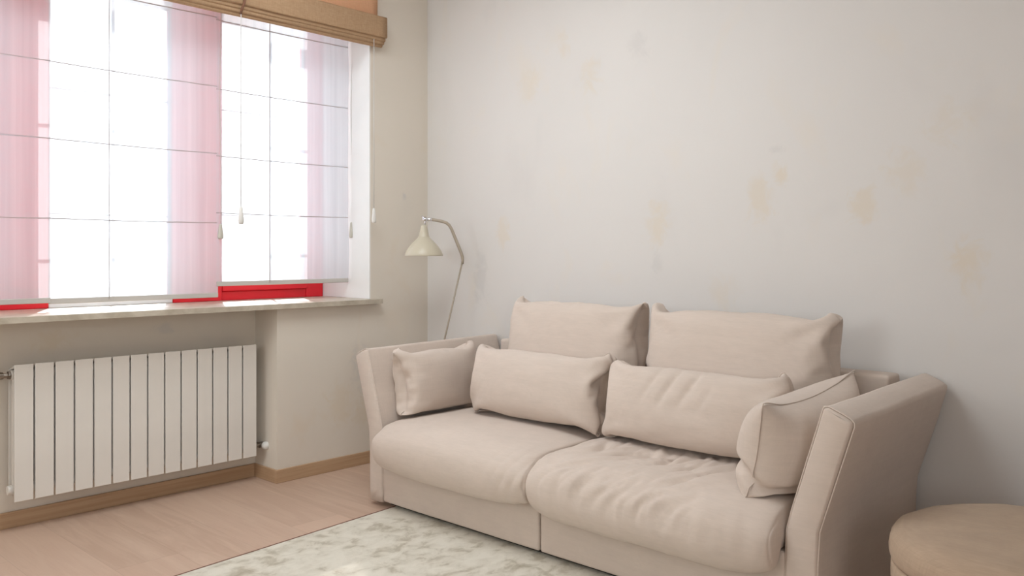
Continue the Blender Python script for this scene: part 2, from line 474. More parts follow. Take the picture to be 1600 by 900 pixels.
# ------------------------------------------------------------------ sheer blinds
def tassel_mb(bm, x, y, z0, z1, r):
    h = z1 - z0
    lathe(bm, [(r * .35, h), (r * .55, h * .93), (r * .75, h * .6), (r * 1.0, h * .25), (r * .95, h * .08), (r * .7, 0)], (x, y, z0), 14, True, True)
def make_sheer(x0, x1, hem, folds, label, top=2.70, y=0.20, cords=(), bar_x=None):
    root = tag(empty('sheer_roman_blind', ((x0 + x1) / 2, y, hem)), label, 'window blind', 'sheer blinds across the window')
    R = Vector(root.location)
    nx, nz = 44, 150
    bm = bmesh.new(); g = []
    fs = sorted(folds)
    for j in range(nz + 1):
        z = hem + (top - hem) * j / nz; row = []
        lo = max([f for f in [hem] + fs if f <= z + 1e-6]); hi = min([f for f in fs + [top] if f >= z - 1e-6] or [top])
        s = (z - lo) / max(hi - lo, 1e-4)
        for i in range(nx + 1):
            x = x0 + (x1 - x0) * i / nx
            d = 0.008 * math.sin(PI * s) * (0.6 + noise.noise(Vector((x * 3, z * 2, 7)))) + .0025 * noise.noise(Vector((x * 14, z * 1.5, 3)))
            zz = z - 0.003 * math.sin(PI * i / nx) * (0.5 if s < .5 else 1)
            row.append(bm.verts.new(Vector((x, y - d, zz)) - R))
        g.append(row)
    for j in range(nz):
        for i in range(nx): bm.faces.new((g[j][i], g[j][i + 1], g[j + 1][i + 1], g[j + 1][i]))
    obj('sheer_fabric', bm, M['sheer'], root, smooth=True)
    bm = bmesh.new()
    box(bm, x0 - R.x, x1 - R.x, -.006, .006, -.002, .022)
    obj('hem_bar', bm, M['hembar'], root, bevel=.003)
    for f in fs:
        bm = bmesh.new()
        pts = [Vector((x0 + (x1 - x0) * i / 12, y + .001, f - .003 * math.sin(PI * i / 12) +   .0004 * math.sin(i * 2.3 + f * 9))) - R for i in range(13)]
        tube(bm, pts, .0024, 6)
        obj('fold_rod', bm, M['rod'], root, smooth=True)
    bm = bmesh.new(); box(bm, x0 - R.x, x1 - R.x, -.02, .02, top - .001 - hem, top + .022 - hem)
    obj('head_rail', bm, M['plastic'], root, bevel=.003)
    if bar_x is not None:
        bm = bmesh.new(); tube(bm, [Vector((bar_x + .0006 * math.sin(k * 1.7), y - .0125, hem + .01 + (top - hem - .02) * k / 24)) - R for k in range(25)], .0021, 6)
        obj('muntin_line', bm, M['rod'], root, smooth=True)  # cord added over the sheer to redraw the muntin lost in glare
    for (cx, cy, z0, z1) in cords:
        bm = bmesh.new()
        pts = [Vector((cx + .004 * math.sin(k * .9), cy, top + (z1 - top) * k / 10)) - R for k in range(11)]
        tube(bm, pts, .0018, 6); oc = obj('pull_cord', bm, M['cord'], root, smooth=True)
        bm = bmesh.new(); tassel_mb(bm, cx - R.x, cy - R.y, z0 - R.z, z1 - R.z, .014)
        obj('cord_tassel', bm, M['tassel'], oc, smooth=True)
    return root
make_sheer(-2.80, -2.012, .952, (1.322, 1.672, 2.011, 2.36), 'sheer white roman blind panel at the left edge, over the left red post', y=.192)
make_sheer(-2.018, -1.226, .947, (1.322, 1.672, 2.011, 2.36), 'wide middle sheer white roman blind hanging down to the sill, above the radiator', cords=[(-1.222, .180, 1.240, 1.315)], bar_x=-1.764)
make_sheer(-1.237, -.434, 1.003, (1.372, 1.659, 1.997, 2.345), 'right sheer white roman blind stopping short of the sill, red rail showing below', y=.192, cords=[(-.425, .172, 1.255, 1.345)], bar_x=-.944)

# ------------------------------------------------------------------ tan roman blind over the window
rb = tag(empty('roman_blind', (-1.6, 0, 2.33)), 'drawn up tan fabric roman blind with stacked folds mounted above the window', 'window blind')
RX0, RX1 = -2.95, -0.372
def strip_profile(prof, x0, x1, name, parent, wob=0.0015, nx=60, cap=True, mat='roman'):
    """closed y-z outline swept along x"""
    bm = bmesh.new(); rings = []
    for i in range(nx + 1):
        x = x0 + (x1 - x0) * i / nx
        ring = []
        for k, (yy, zz) in enumerate(prof):
            d = wob * noise.noise(Vector((x * 3.1, k * .6, zz * 9)))
            ring.append(bm.verts.new((x + 1.6, yy + d, zz - 2.33 + d)))
        rings.append(ring)
    n = len(prof)
    for a, b in zip(rings, rings[1:]):
        for k in range(n): bm.faces.new((a[k], a[(k + 1) % n], b[(k + 1) % n], b[k]))
    if cap: bm.faces.new(rings[0][::-1]); bm.faces.new(rings[-1])
    return obj(name, bm, M[mat], parent, smooth=True)
def fold_prof(yf, yb, z0, z1, r=.008):
    p = []
    for a in range(0, 181, 30):
        t = math.radians(a); yc = (yf + yb) / 2; hr = abs(yb - yf) / 2
        p.append((yc - hr * math.cos(t) , z0 + r - r * 1.0 * math.sin(t) ))
    for a in range(0, 181, 45):
        t = math.radians(a); hr = abs(yb - yf) / 2
        p.append((yc + hr * math.cos(t), z1 - r + r * math.sin(t)))
    return p
strip_profile(fold_prof(-.045, -.033, 2.36, 2.93, .004), RX0 + .03, RX1 - .035, 'blind_panel', rb, mat='roman_glow')
strip_profile(fold_prof(-.088, -.070, 2.362, 2.478, .008), RX0, RX1, 'front_fold', rb, .003)
strip_profile(fold_prof(-.074, -.050, 2.344, 2.462, .007), RX0, RX1 - .002, 'inner_fold', rb, .003)
strip_profile(fold_prof(-.066, -.040, 2.329, 2.452, .007), RX0, RX1 - .004, 'inner_fold', rb, .003)
strip_profile(fold_prof(-.052, -.022, 2.316, 2.44, .007), RX0, RX1 - .006, 'inner_fold', rb, .003)
obj('head_rail', boxes((RX0 + .03 + 1.6, RX1 - .035 + 1.6, -.030, -.0005, 2.86 - 2.33, 2.90 - 2.33)), M['plastic'], rb, bevel=.003)
bm = bmesh.new()
tube(bm, [(-1.236 + 1.6, -.093, 2.50 - 2.33), (-1.238 + 1.6, -.097, 2.42 - 2.33), (-1.246 + 1.6, -.096, 2.37 - 2.33), (-1.252 + 1.6, -.088, 2.345 - 2.33), (-1.254 + 1.6, -.075, 2.318 - 2.33)], .0065, 8)
obj('cord_loop', bm, M['strap'], rb, smooth=True)
for (cx, cy, zt, t1, t0) in ((-1.254, -.08, 2.335, 1.392, 1.308), (-.452, -.072, 2.42, 1.416, 1.335)):
    bm = bmesh.new(); tube(bm, [(cx + 1.6, cy, zt - 2.33), (cx + 1.6, cy, 1.9 - 2.33), (cx + 1.6, cy, t1 - 2.33)], .002, 6)
    oc = obj('pull_cord', bm, M['cord'], rb, smooth=True)
    bm = bmesh.new(); tassel_mb(bm, cx + 1.6, cy, t0 - 2.33, t1 - 2.33, .0135)
    obj('cord_tassel', bm, M['plastic'], oc, smooth=True)

# ------------------------------------------------------------------ radiator
rad = tag(empty('radiator', (-1.627, .135, .132)), 'white aluminium column radiator in the niche under the window sill', 'radiator')
NS, PX = 14, 0.08
RH = .571
sec_me = None
for k in range(NS):
    xc = -.56 + PX * (k + .5)
    if sec_me is None:
        bm = bmesh.new()
        box(bm, -.0365, .0365, -.040, -.034, 0.0, RH)              # flat front plate
        box(bm, -.0335, .0335, -.034, -.030, .004, RH - .006)
        for q in (-.022, 0, .022): box(bm, q - .002, q + .002, -.030, .030, .02, RH - .03)
        box(bm, -.033, .033, -.012, .012, .03, RH - .03)
        box(bm, -.0365, .0365, .034, .038, .03, RH - .03)
        for zz in (.045, RH - .045):
            bmesh.ops.create_cone(bm, cap_ends=True, segments=20, radius1=.021, radius2=.021, depth=.0795, matrix=Matrix.Translation((0, 0, zz)) @ Matrix.Rotation(PI / 2, 4, 'Y'))
        # sloping top deck
        v8 = [(-.0365, -.034, RH - .012), (.0365, -.034, RH - .012), (.0365, .034, RH - .030), (-.0365, .034, RH - .030),
              (-.0365, -.034, RH - .002), (.0365, -.034, RH - .002), (.0365, .034, RH - .024), (-.0365, .034, RH - .024)]
        vv = [bm.verts.new(p) for p in v8]
        for f in ((0, 3, 2, 1), (4, 5, 6, 7), (0, 1, 5, 4), (1, 2, 6, 5), (2, 3, 7, 6), (3, 0, 4, 7)): bm.faces.new([vv[i] for i in f])
        s = obj('radiator_section', bm, M['radiator'], rad, bevel=.0018, segs=2)
        s.location = (xc, 0, 0); sec_me = s
    else:
        s = sec_me.copy(); C.objects.link(s); s.parent = rad; s.location = (xc, 0, 0)
def valve(xs, zc, sgn):
    bm = bmesh.new()
    tube(bm, [(xs, 0, zc), (xs + sgn * .010, 0, zc), (xs + sgn * .011, 0, zc), (xs + sgn * .028, 0, zc)], [.018, .018, .011, .011], 6)
    tube(bm, [(xs + sgn * .028, 0, zc), (xs + sgn * .050, 0, zc)], [.015, .015], 14)
    tube(bm, [(xs + sgn * .038, .0, zc), (xs + sgn * .038, .0745, zc)], [.009, .009], 12)
    tube(bm, [(xs + sgn * .038, .064, zc), (xs + sgn * .038, .0745, zc)], [.021, .021], 20)
    vv = obj('valve', bm, M['nickel'], rad, bevel=.001)
    bm = bmesh.new()
    if sgn > 0:
        tube(bm := bmesh.new(), [(xs + .047, -a, zc) for a in (.0, .018, .022, .030, .044, .054, .058)], [.009, .010, .018, .0205, .020, .016, .001], 18)
        obj('valve_knob', bm, M['plastic'], vv, smooth=True)
        return
    p = [(0, .0), (.003, .012), (.010, .019), (.020, .0215), (.030, .021), (.038, .015), (.042, .0)]
    tube(bm, [(xs + sgn * (.046 + a), -.006, zc) for a, r in p], [max(r, .001) for a, r in p], 16)
    obj('valve_knob', bm, M['plastic'], vv, smooth=True)
valve(.565, .044, 1)
valve(-.56, RH - .045, -1)
for zz in (.045,):
    bm = bmesh.new(); tube(bm, [(-.56, 0, zz), (-.572, 0, zz)], [.020, .019], 20)
    obj('end_plug', bm, M['radiator'], rad, bevel=.001)
for xx in (-.4, .4):
    for zz in (.08, RH - .075): obj('wall_bracket', boxes((xx - .012, xx + .012, .038, .0745, zz - .004, zz + .004)), M['radiator'], rad)

# ------------------------------------------------------------------ rug
RUGA = math.radians(4.48)
rug = tag(empty('rug', (-.90, -.770, 0)), 'thin cream rug with faded grey green marbling running under the sofa', 'rug')
rug.rotation_euler = (0, 0, RUGA - 0)
bm = bmesh.new()
NXr, NYr = 90, 60
# local: -x along the window side edge, -y away from the window
gx = [[bm.verts.new((.55 - 3.2 * i / NXr, -.006 - 1.95 * j / NYr, .0085 + .0006 * noise.noise(Vector((i * .9, j * .9, 0))))) for j in range(NYr + 1)] for i in range(NXr + 1)]
for i in range(NXr):
    for j in range(NYr): bm.faces.new((gx[i][j], gx[i + 1][j], gx[i + 1][j + 1], gx[i][j + 1]))
bd = [e for e in bm.edges if e.is_boundary]
r_ = bmesh.ops.extrude_edge_only(bm, edges=bd)
for v in r_['geom']:
    if isinstance(v, bmesh.types.BMVert): v.co.z = 0.0008
obj('rug_pile', bm, M['rug'], rug, smooth=False)
bm = boxes((-2.656, .556, -.0055, .0, .0008, .0095), (-2.656, .556, -1.962, -1.9565, .0008, .0095), (-2.656, -2.6505, -1.9565, -.0055, .0008, .0095), (.5505, .556, -1.9565, -.0055, .0008, .0095))
obj('rug_binding', bm, M['rug_edge'], rug)

# ------------------------------------------------------------------ cloth solver for the cushions
def solve(V, quads, rest_scale=1.0, vol=None, steps=260, bend=0.25, pk=0.9, seed=0, iters=5, planes=(), grain=0.0, damp=.90):
    V = V.copy(); n = len(V)
    E = {}
    nb = {}
    for q in quads:
        for a, b in ((0, 1), (1, 2), (2, 3), (3, 0)):
            i, j = q[a], q[b]; E[(min(i, j), max(i, j))] = 1.0
        for i, j in ((q[0], q[2]), (q[1], q[3])): E[(min(i, j), max(i, j))] = 0.35
    # skip-one (bending) links: opposite vertices of the quads left and right of each edge pair
    vq = [[] for _ in range(n)]
    adj = [set() for _ in range(n)]
    for q in quads:
        for a in range(4):
            adj[q[a]].add(q[(a + 1) % 4]); adj[q[a]].add(q[a - 1]); vq[q[a]].append(set(q))
    B = {}
    for i in range(n):
        L = list(adj[i])
        if len(L) == 4:
            for a in range(4):
                for b in range(a + 1, 4):
                    if not any(L[a] in s and L[b] in s for s in vq[i]): B[(min(L[a], L[b]), max(L[a], L[b]))] = bend
    I = np.array(list(E.keys()) + list(B.keys())); K = np.array(list(E.values()) + list(B.values()))
    R0 = np.linalg.norm(V[I[:, 0]] - V[I[:, 1]], axis=1) * rest_scale
    cnt = np.bincount(I.ravel(), weights=np.repeat(K, 2), minlength=n)[:, None]; cnt[cnt == 0] = 1
    Q = np.array(quads)
    rng = np.random.RandomState(seed)
    V += rng.normal(0, 1, V.shape) * grain
    P = V.copy()
    def volume(V):
        a, b, c, d = V[Q[:, 0]], V[Q[:, 1]], V[Q[:, 2]], V[Q[:, 3]]
        return (np.einsum('ij,ij->i', a, np.cross(b, c)).sum() + np.einsum('ij,ij->i', a, np.cross(c, d)).sum()) / 6
    v0 = volume(V)
    if v0 < 0: Q = Q[:, ::-1]; v0 = -v0
    vt = vol if vol else v0
    h = np.mean(R0)
    for s in range(steps):
        a, b, c, d = V[Q[:, 0]], V[Q[:, 1]], V[Q[:, 2]], V[Q[:, 3]]
        N = np.cross(c - a, d - b)
        NV = np.zeros_like(V)
        for k in range(4):
            for m in range(3): NV[:, m] += np.bincount(Q[:, k], weights=N[:, m], minlength=n)
        ln = np.linalg.norm(NV, axis=1, keepdims=True); ln[ln == 0] = 1; NV /= ln
        pr = pk * (vt - volume(V)) / vt
        pr = max(-.5, min(1.0, pr * 6)) * h * .30
        vel = (V - P) * damp; P = V.copy()
        V = V + vel + NV * pr
        for _ in range(iters):
            D = V[I[:, 1]] - V[I[:, 0]]; L = np.linalg.norm(D, axis=1); L[L < 1e-9] = 1e-9
            ex = (L - R0) / L; 
            ex = np.where(ex < 0, ex * .55, ex)          # cloth gives way in compression
            cor = D * (ex * K * .5)[:, None]
            dv = np.zeros_like(V)
            for m in range(3):
                dv[:, m] = np.bincount(I[:, 0], weights=cor[:, m], minlength=n) - np.bincount(I[:, 1], weights=cor[:, m], minlength=n)
            V += dv / cnt * 1.9
            for f in planes: V = f(V)
    return V

def pillow(w, h, thick, res=.0135, seed=1, fill=1.0, bulge=.085, ear=.030):
    """two sheets sewn edge to edge, then filled. local x = width, z = height, y = thickness"""
    nx, nz = int(round(w / res)), int(round(h / res))
    V = []; idx = {}
    def lens(i, j):
        s = abs(2 * i / nx - 1); t = abs(2 * j / nz - 1)
        return thick * .22 * (max(0, 1 - s ** 4) * max(0, 1 - t ** 4)) ** .6
    for side in (0, 1):
        for j in range(nz + 1):
            for i in range(nx + 1):
                b = i in (0, nx) or j in (0, nz)
                if side == 1 and b: idx[(1, i, j)] = idx[(0, i, j)]; continue
                idx[(side, i, j)] = len(V)
                V.append(((i / nx - .5) * w, (-1 if side == 0 else 1) * (0 if b else lens(i, j)), (j / nz - .5) * h))
    quads = []
    for j in range(nz):
        for i in range(nx):
            quads.append((idx[(0, i, j)], idx[(0, i + 1, j)], idx[(0, i + 1, j + 1)], idx[(0, i, j + 1)]))
            quads.append((idx[(1, i, j)], idx[(1, i, j + 1)], idx[(1, i + 1, j + 1)], idx[(1, i + 1, j)]))
    loop = [idx[(0, i, 0)] for i in range(nx)] + [idx[(0, nx, j)] for j in range(nz)] + [idx[(0, i, nz)] for i in range(nx, 0, -1)] + [idx[(0, 0, j)] for j in range(nz, 0, -1)]
    V = np.array(V, float)
    sx, sz = 2 * V[:, 0] / w, 2 * V[:, 2] / h
    V[:, 2] += bulge * h * np.sign(V[:, 2]) * np.abs(sz) * (1 - np.abs(sx) ** 2.6)
    V[:, 0] += bulge * .62 * h * np.sign(V[:, 0]) * np.abs(sx) * (1 - np.abs(sz) ** 2.6)
    vt = w * h * thick * .62 * fill
    # rest lengths from the flat sheets: flatten y for measuring
    V2 = solve(V, quads, 1.0, vol=vt, steps=230, bend=.12, seed=seed, grain=.0012)
    for ci in (idx[(0, 0, 0)], idx[(0, nx, 0)], idx[(0, nx, nz)], idx[(0, 0, nz)]):
        cc = V2[ci].copy(); dd = np.linalg.norm(V2 - cc, axis=1)
        d0 = np.array([np.sign(cc[0]) * .5, 0, np.sign(cc[2]) * 1.0]) * (1.0 if cc[2] > 0 else .3)
        V2 += np.maximum(0, 1 - dd / .11)[:, None] ** 1.6 * d0 * ear
    return V2, quads, loop

def wrinkle(V, quads, fn):
    """push vertices along their normals by fn(point)"""
    Q = np.array(quads); n = len(V); NV = np.zeros_like(V)
    c0 = V.mean(axis=0); a_, b_, c_, d_ = [V[Q[:, k]] - c0 for k in range(4)]
    if np.einsum('ij,ij->', a_, np.cross(b_, c_)) + np.einsum('ij,ij->', a_, np.cross(c_, d_)) < 0: Q = Q[:, ::-1]
    N = np.cross(V[Q[:, 2]] - V[Q[:, 0]], V[Q[:, 3]] - V[Q[:, 1]])
    for k in range(4):
        for m in range(3): NV[:, m] += np.bincount(Q[:, k], weights=N[:, m], minlength=n)
    ln = np.linalg.norm(NV, axis=1, keepdims=True); ln[ln == 0] = 1; NV /= ln
    D = np.array([fn(Vector(p), Vector(q)) for p, q in zip(V, NV)])
    return V + NV * D[:, None]

def mesh_obj(name, V, quads, m, parent, sub=1):
    me = bpy.data.meshes.new(name); me.from_pydata([tuple(v) for v in V], [], [tuple(q) for q in quads]); me.update()
    bm = bmesh.new(); bm.from_mesh(me); bmesh.ops.recalc_face_normals(bm, faces=bm.faces[:]); bm.to_mesh(me); bm.free()
    o = link_mesh(name, me, m, parent, True)
    if sub:
        s = o.modifiers.new('subd', 'SUBSURF'); s.levels = sub; s.render_levels = sub
    return o

def basis(center, wdir, tilt_dir, lean, roll=0.0):
    """wdir: unit width direction (horizontal). tilt_dir: horizontal direction the top leans to."""
    X = Vector(wdir).normalized(); T = Vector(tilt_dir).normalized()
    Z = (Vector((0, 0, 1)) * math.cos(lean) + T * math.sin(lean)).normalized()
    X = (X - Z * X.dot(Z)).normalized(); Y = Z.cross(X)
    X, Z = X * math.cos(roll) + Z * math.sin(roll), Z * math.cos(roll) - X * math.sin(roll)
    return np.array([[X.x, Y.x, Z.x], [X.y, Y.y, Z.y], [X.z, Y.z, Z.z]]), np.array(center, float)

def seat_top(x, y):
    """height of the seat cushions, for things pressed onto them"""
    e = min(abs(y + .72), abs(y + 2.67), abs(y + 1.678)); return .421 - .018 * max(0, 1 - e / .12) ** 2 - .05 * max(0, (-.85 - x) / .1)

def place_pillow(name, dims, bas, root, post=None, seed=1, fill=1.0, bulge=.06, ear=.03, wr=None, zmin=None, mat='linen', seam=True):
    V, quads, loop = pillow(*dims, seed=seed, fill=fill, bulge=bulge, ear=ear)
    if wr: V = wrinkle(V, quads, wr)
    R, c = bas
    W = V @ R.T + c
    if zmin is not None:
        for k in range(len(W)):
            zm = zmin(W[k, 0], W[k, 1]) if callable(zmin) else zmin
            d = zm + .02 - W[k, 2]
            if d > 0: W[k, 2] = zm + .02 * math.exp(-d / .02)
    if post: W = post(W)
    o0 = np.array(root.location) if root is not None else np.zeros(3)
    W = W - o0
    o = mesh_obj(name, W, quads, M[mat], root)
    if seam:
        bm = bmesh.new()
        cen = W.mean(axis=0)
        tube(bm, [W[k] + (W[k] - cen) / np.linalg.norm(W[k] - cen) * -.0004 for k in loop], .0022, 6, closed=True)
        obj('piping', bm, M[mat], o, smooth=True)
    return o

def fbm(p, s, seed=0): return noise.noise(Vector((p.x * s + seed, p.y * s + seed * 1.7, p.z * s - seed)))

# ------------------------------------------------------------------ sofa
SY0, SYM, SY1 = -.720, -1.678, -2.668
SXF, SXB = -.90, -.03
sofa = tag(empty('sofa', (-.46, -1.70, 0)), 'two seat beige linen sofa with flared arms against the plain wall', 'sofa')
SL = Vector(sofa.location)

def soft_box(x0, x1, y0, y1, z0, z1, r, res=.03, wob=.0015, seed=0):
    bm = boxes((x0, x1, y0, y1, z0, z1))
    bmesh.ops.bevel(bm, geom=bm.edges[:], offset=r, segments=4, profile=.6, affect='EDGES')
    nx = max(1, int(max(x1 - x0, y1 - y0) / .12))
    bmesh.ops.subdivide_edges(bm, edges=[e for e in bm.edges if e.calc_length() > .12], cuts=8, use_grid_fill=True)
    for v in bm.verts:
        n = noise.noise(Vector((v.co.x * 5 + seed, v.co.y * 5, v.co.z * 5)))
        v.co += Vector((n, n * .5, n * .2)) * wob
    return bm
def shift(bm, v):
    for q in bm.verts: q.co -= v
    return bm
# plinth / seat bases
for (a, b, sd) in ((SYM + .004, SY0 - .004, 1), (SY1 + .002, SYM - .004, 2)):
    obj('seat_base', shift(soft_box(SXF, SXB - .1, a, b, .026, .262, .012, seed=sd), SL), M['linen'], sofa, smooth=True)
obj('underside_shade', shift(boxes((SXF + .03, SXB - .05, SY1 + .02, SY0 - .02, .0125, .03)), SL), M['underside_shade'], sofa)  # dark block standing in for the shade below the base
# arms: outline in (d, z), d = outwards
prof = [(.000, .022), (-.001, .20), (.003, .33), (.020, .395), (.067, .55), (.116, .708), (.120, .716), (.132, .7185), (.170, .703), (.196, .6905), (.206, .682), (.207, .670), (.166, .54), (.122, .400), (.105, .345), (.099, .25), (.097, .022)]
def arm(y_in, sgn):
    bm = bmesh.new()
    # densify outline
    pr = []
    for k in range(len(prof)):
        a, b = prof[k], prof[(k + 1) % len(prof)]
        L = math.hypot(b[0] - a[0], b[1] - a[1]); m = max(1, int(L / .035))
        for q in range(m): pr.append((a[0] + (b[0] - a[0]) * q / m, a[1] + (b[1] - a[1]) * q / m))
    cy = sum(p[0] for p in pr) / len(pr)
    xs = [(-.902, .010), (-.900, .006), (-.894, .002), (-.886, .0), (-.86, 0)] + [(-.86 + .80 * k / 20, 0) for k in range(1, 20)] + [(-.06, 0), (-.035, .0), (-.026, .003), (-.020, .010)]
    rings = []
    for (x, ins) in xs:
        ring = []
        for (d, z) in pr:
            # inset the outline towards its spine for rounded ends
            zc = min(z, .66); dc = .048 + max(0, zc - .35) * .315
            vd, vz = d - dc, z - zc; L = math.hypot(vd, vz)
            k = max(0, (L - ins)) / L if L > 1e-6 else 1
            dd, zz = dc + vd * k, zc + vz * k
            zz += (x + .9) * .012 * max(0, (z - .3) / .4)
            nn = noise.noise(Vector((x * 4, d * 9, z * 4 + sgn * 3)))
            nd = .004 * nn + .002 * noise.noise(Vector((x * 14, z * 11, sgn)))
            if zz < .05: nd *= .3
            ring.append(bm.verts.new(Vector((x, y_in - sgn * (dd + nd), zz)) - SL))
        rings.append(ring)
    n = len(pr)
    for a, b in zip(rings, rings[1:]):
        for k in range(n): bm.faces.new((a[k], a[(k + 1) % n], b[(k + 1) % n], b[k]))
    # end caps as grids between inner and outer sides
    for ring, flip in ((rings[0], True), (rings[-1], False)):
        a_, b_ = 0, len(ring) - 1
        while b_ - a_ >= 3:
            bm.faces.new((ring[b_], ring[a_], ring[a_ + 1], ring[b_ - 1])); a_ += 1; b_ -= 1
        if b_ - a_ == 2: bm.faces.new((ring[a_], ring[a_ + 1], ring[b_]))
    o = obj('armrest', bm, M['linen'], sofa, smooth=True)
    # piped seam around the front face
    bm = bmesh.new()
    pts = []
    for (d, z) in pr:
        if z < .03: continue
        pts.append(Vector((-.893, y_in - sgn * (d + (-.001 if d < .05 + max(0, z - .35) * .315 else .001)), z + (.0015 if z > .69 else 0))) - SL)
    tube(bm, pts, .0026, 6)
    obj('piping', bm, M['linen'], o, smooth=True)
    return o
arm(SY0 + .001, -1)
arm(SY1 - .001, 1)
# back frame
bmf = soft_box(-.150, -.030, -2.712, -.742, .10, .722, .020, seed=4)
obj('back_frame', shift(bmf, SL), M['linen'], sofa, smooth=True)

# seat cushions: boxed, filled, with a round nose drooping over the base
def seat_cushion(ya, yb, wr, crown, nose_drop, pw):
    """cross-section in x-z swept in y between the two side panels"""
    ctrl = [(-.17, .268, 0), (-.40, .266, 0), (-.65, .265, 0), (-.86, .264, 0), (-.912, .255, .3), (-.925, .226, 1), (-.945, .203, 1), (-.972, .207, 1),
            (-.992, .238, .8), (-1.001, .285, .5), (-.993, .335, .3), (-.965, .374, .3), (-.915, .402, .5), (-.83, .419, .8), (-.70, .425, 1), (-.50, .424, 1), (-.32, .418, 1), (-.22, .405, .6), (-.17, .375, .2), (-.158, .32, 0)]
    # Catmull-Rom resample
    n = len(ctrl); prof_ = []
    for i in range(n):
        p0, p1, p2, p3 = [np.array(ctrl[(i + k) % n]) for k in (-1, 0, 1, 2)]
        m = max(2, int(np.linalg.norm((p2 - p1)[:2]) / .013))
        for q_ in range(m):
            t = q_ / m
            prof_.append(.5 * ((2 * p1) + (-p0 + p2) * t + (2 * p0 - 5 * p1 + 4 * p2 - p3) * t * t + (-p0 + 3 * p1 - 3 * p2 + p3) * t ** 3))
    prof_ = np.array(prof_); m = len(prof_)
    cx, cz = -.6, .335
    NY = 78; V = []; q_ = []
    yc, hy = (ya + yb) / 2, (ya - yb) / 2
    ys = [1 - .0 * k for k in (0,)]
    vs_ = [-1, -.996, -.985, -.965] + list(np.linspace(-.94, .94, NY)) + [.965, .985, .996, 1]
    for v in vs_:
        u = 1 - abs(v) ** pw; u6 = 1 - abs(v) ** 7
        ins = {1: .011, .996: .005, .985: .0018, .965: .0004}.get(abs(v), 0)
        for (x, z, w) in prof_:
            top = z > .30
            zz = z
            if top: zz = z - (1 - u) * crown * min(1, (z - .30) / .08)
            else: zz = z - w * nose_drop * u + w * .012 * (1 - u6)
            xx = x
            if x < -.9: xx = x + (1 - u) * .018 * min(1, (-.9 - x) / .05)
            L = math.hypot(xx - cx, zz - cz)
            k = 1 - ins / max(L, .05)
            V.append((cx + (xx - cx) * (1 - ins / max(abs(xx - cx), .05) * (abs(xx - cx) > .25)), yc + v * hy, cz + (zz - cz) * (1 - ins / max(abs(zz - cz), .03) * .9)))
    R_ = len(vs_)
    for i in range(R_ - 1):
        for k in range(m): q_.append((i * m + k, i * m + (k + 1) % m, (i + 1) * m + (k + 1) % m, (i + 1) * m + k))
    # side panels: loops shrinking onto the middle line of the section
    for end, base in ((-1, 0), (1, (R_ - 1) * m)):
        prev = list(range(base, base + m))
        for s_ in (.93, .8, .6, .35, .12):
            cur = []
            for k in range(m):
                x, y, z = V[base + k]
                tx = min(max(x, -.93), -.22)
                cur.append(len(V)); V.append((tx + (x - tx) * s_, yc + end * (hy + .010 * (1 - s_ ** 2)), cz - .02 + (z - cz + .02) * s_))
            for k in range(m):
                f = (prev[k], prev[(k + 1) % m], cur[(k + 1) % m], cur[k])
                q_.append(f)
            prev = cur
        # close the panel by joining the upper and lower halves of the last loop
        a_, b_ = 0, m - 1
        while b_ - a_ >= 3:
            q_.append((prev[b_], prev[a_], prev[a_ + 1], prev[b_ - 1])); a_ += 1; b_ -= 1
    V = np.array(V, float)
    V = wrinkle(V, q_, wr)
    V[:, 1] = np.clip(V[:, 1], yb - .010, ya + .012)
    inside = V[:, 0] > -.895
    V[inside, 2] = np.maximum(V[inside, 2], .2635)
    return mesh_obj('seat_cushion', V - np.array(SL), q_, M['linen'], sofa)
def wr_left(p, n):
    d = .0030 * noise.noise(Vector((p.x * 6, p.y * 6, p.z * 6)))
    front = max(0, min(1, (-.75 - p.x) / .2))
    d += .0030 * front * noise.noise(Vector((p.y * 26, p.x * 4, p.z * 6)))
    e = max(0, 1 - (SYM + .02 + .25 - p.y) / -.2) if False else 0
    # gathers at the right front corner
    c = max(0, 1 - math.hypot(p.y - (SYM + .05), (p.x + .97) * .8, (p.z - .30)) / .22)
    d += -.008 * c * (1 - abs(math.sin(p.y * 60 + p.z * 30))) ** 2
    return d
def crease(u, v, seed, sharp=2.4):
    n_ = noise.noise(Vector((u, v, seed))) 
    return max(0, 1 - abs(n_) * 3.2) ** sharp
def wr_right(p, n):
    d = .0035 * noise.noise(Vector((p.x * 6, p.y * 6, 5 + p.z * 6)))
    c = max(0, 1 - ((p.y + 2.06) / .44) ** 2) * max(0, min(1, (-.42 - p.x) / .18)) * (1 if (p.z > .33 or p.x < -.93) else 0)
    fr = max(0, min(1, (p.z - .26) / .08)) * .75 + .25
    bend = (p.x + .75) * (p.x + .75) * 2.2
    u = p.y * 1.0 + (p.x + .75) * .45 - bend
    w = .05 * noise.noise(Vector((p.x * 4, p.y * 4, 2)))
    r = crease((u + w) * 11, p.x * 2.4 + p.z * 1.5, 4.3)
    r2 = crease((u - w * .8) * 19, p.x * 4.5 + p.z * 3, 9.1)
    pat = max(0, .55 + noise.noise(Vector((p.x * 5, p.y * 5, 20))))
    d += c * fr * (-.030 * r * pat - .015 * r2)
    fr2 = max(0, min(1, (-.93 - p.x) / .05))
    d += .0040 * fr2 * noise.noise(Vector((p.y * 22, 1, p.z * 5)))
    return d
seat_cushion(SY0 - .012, SYM + .018, wr_left, .026, .014, 3.0)
seat_cushion(SYM + .004, SY1 + .016, wr_right, .024, .022, 6.5)

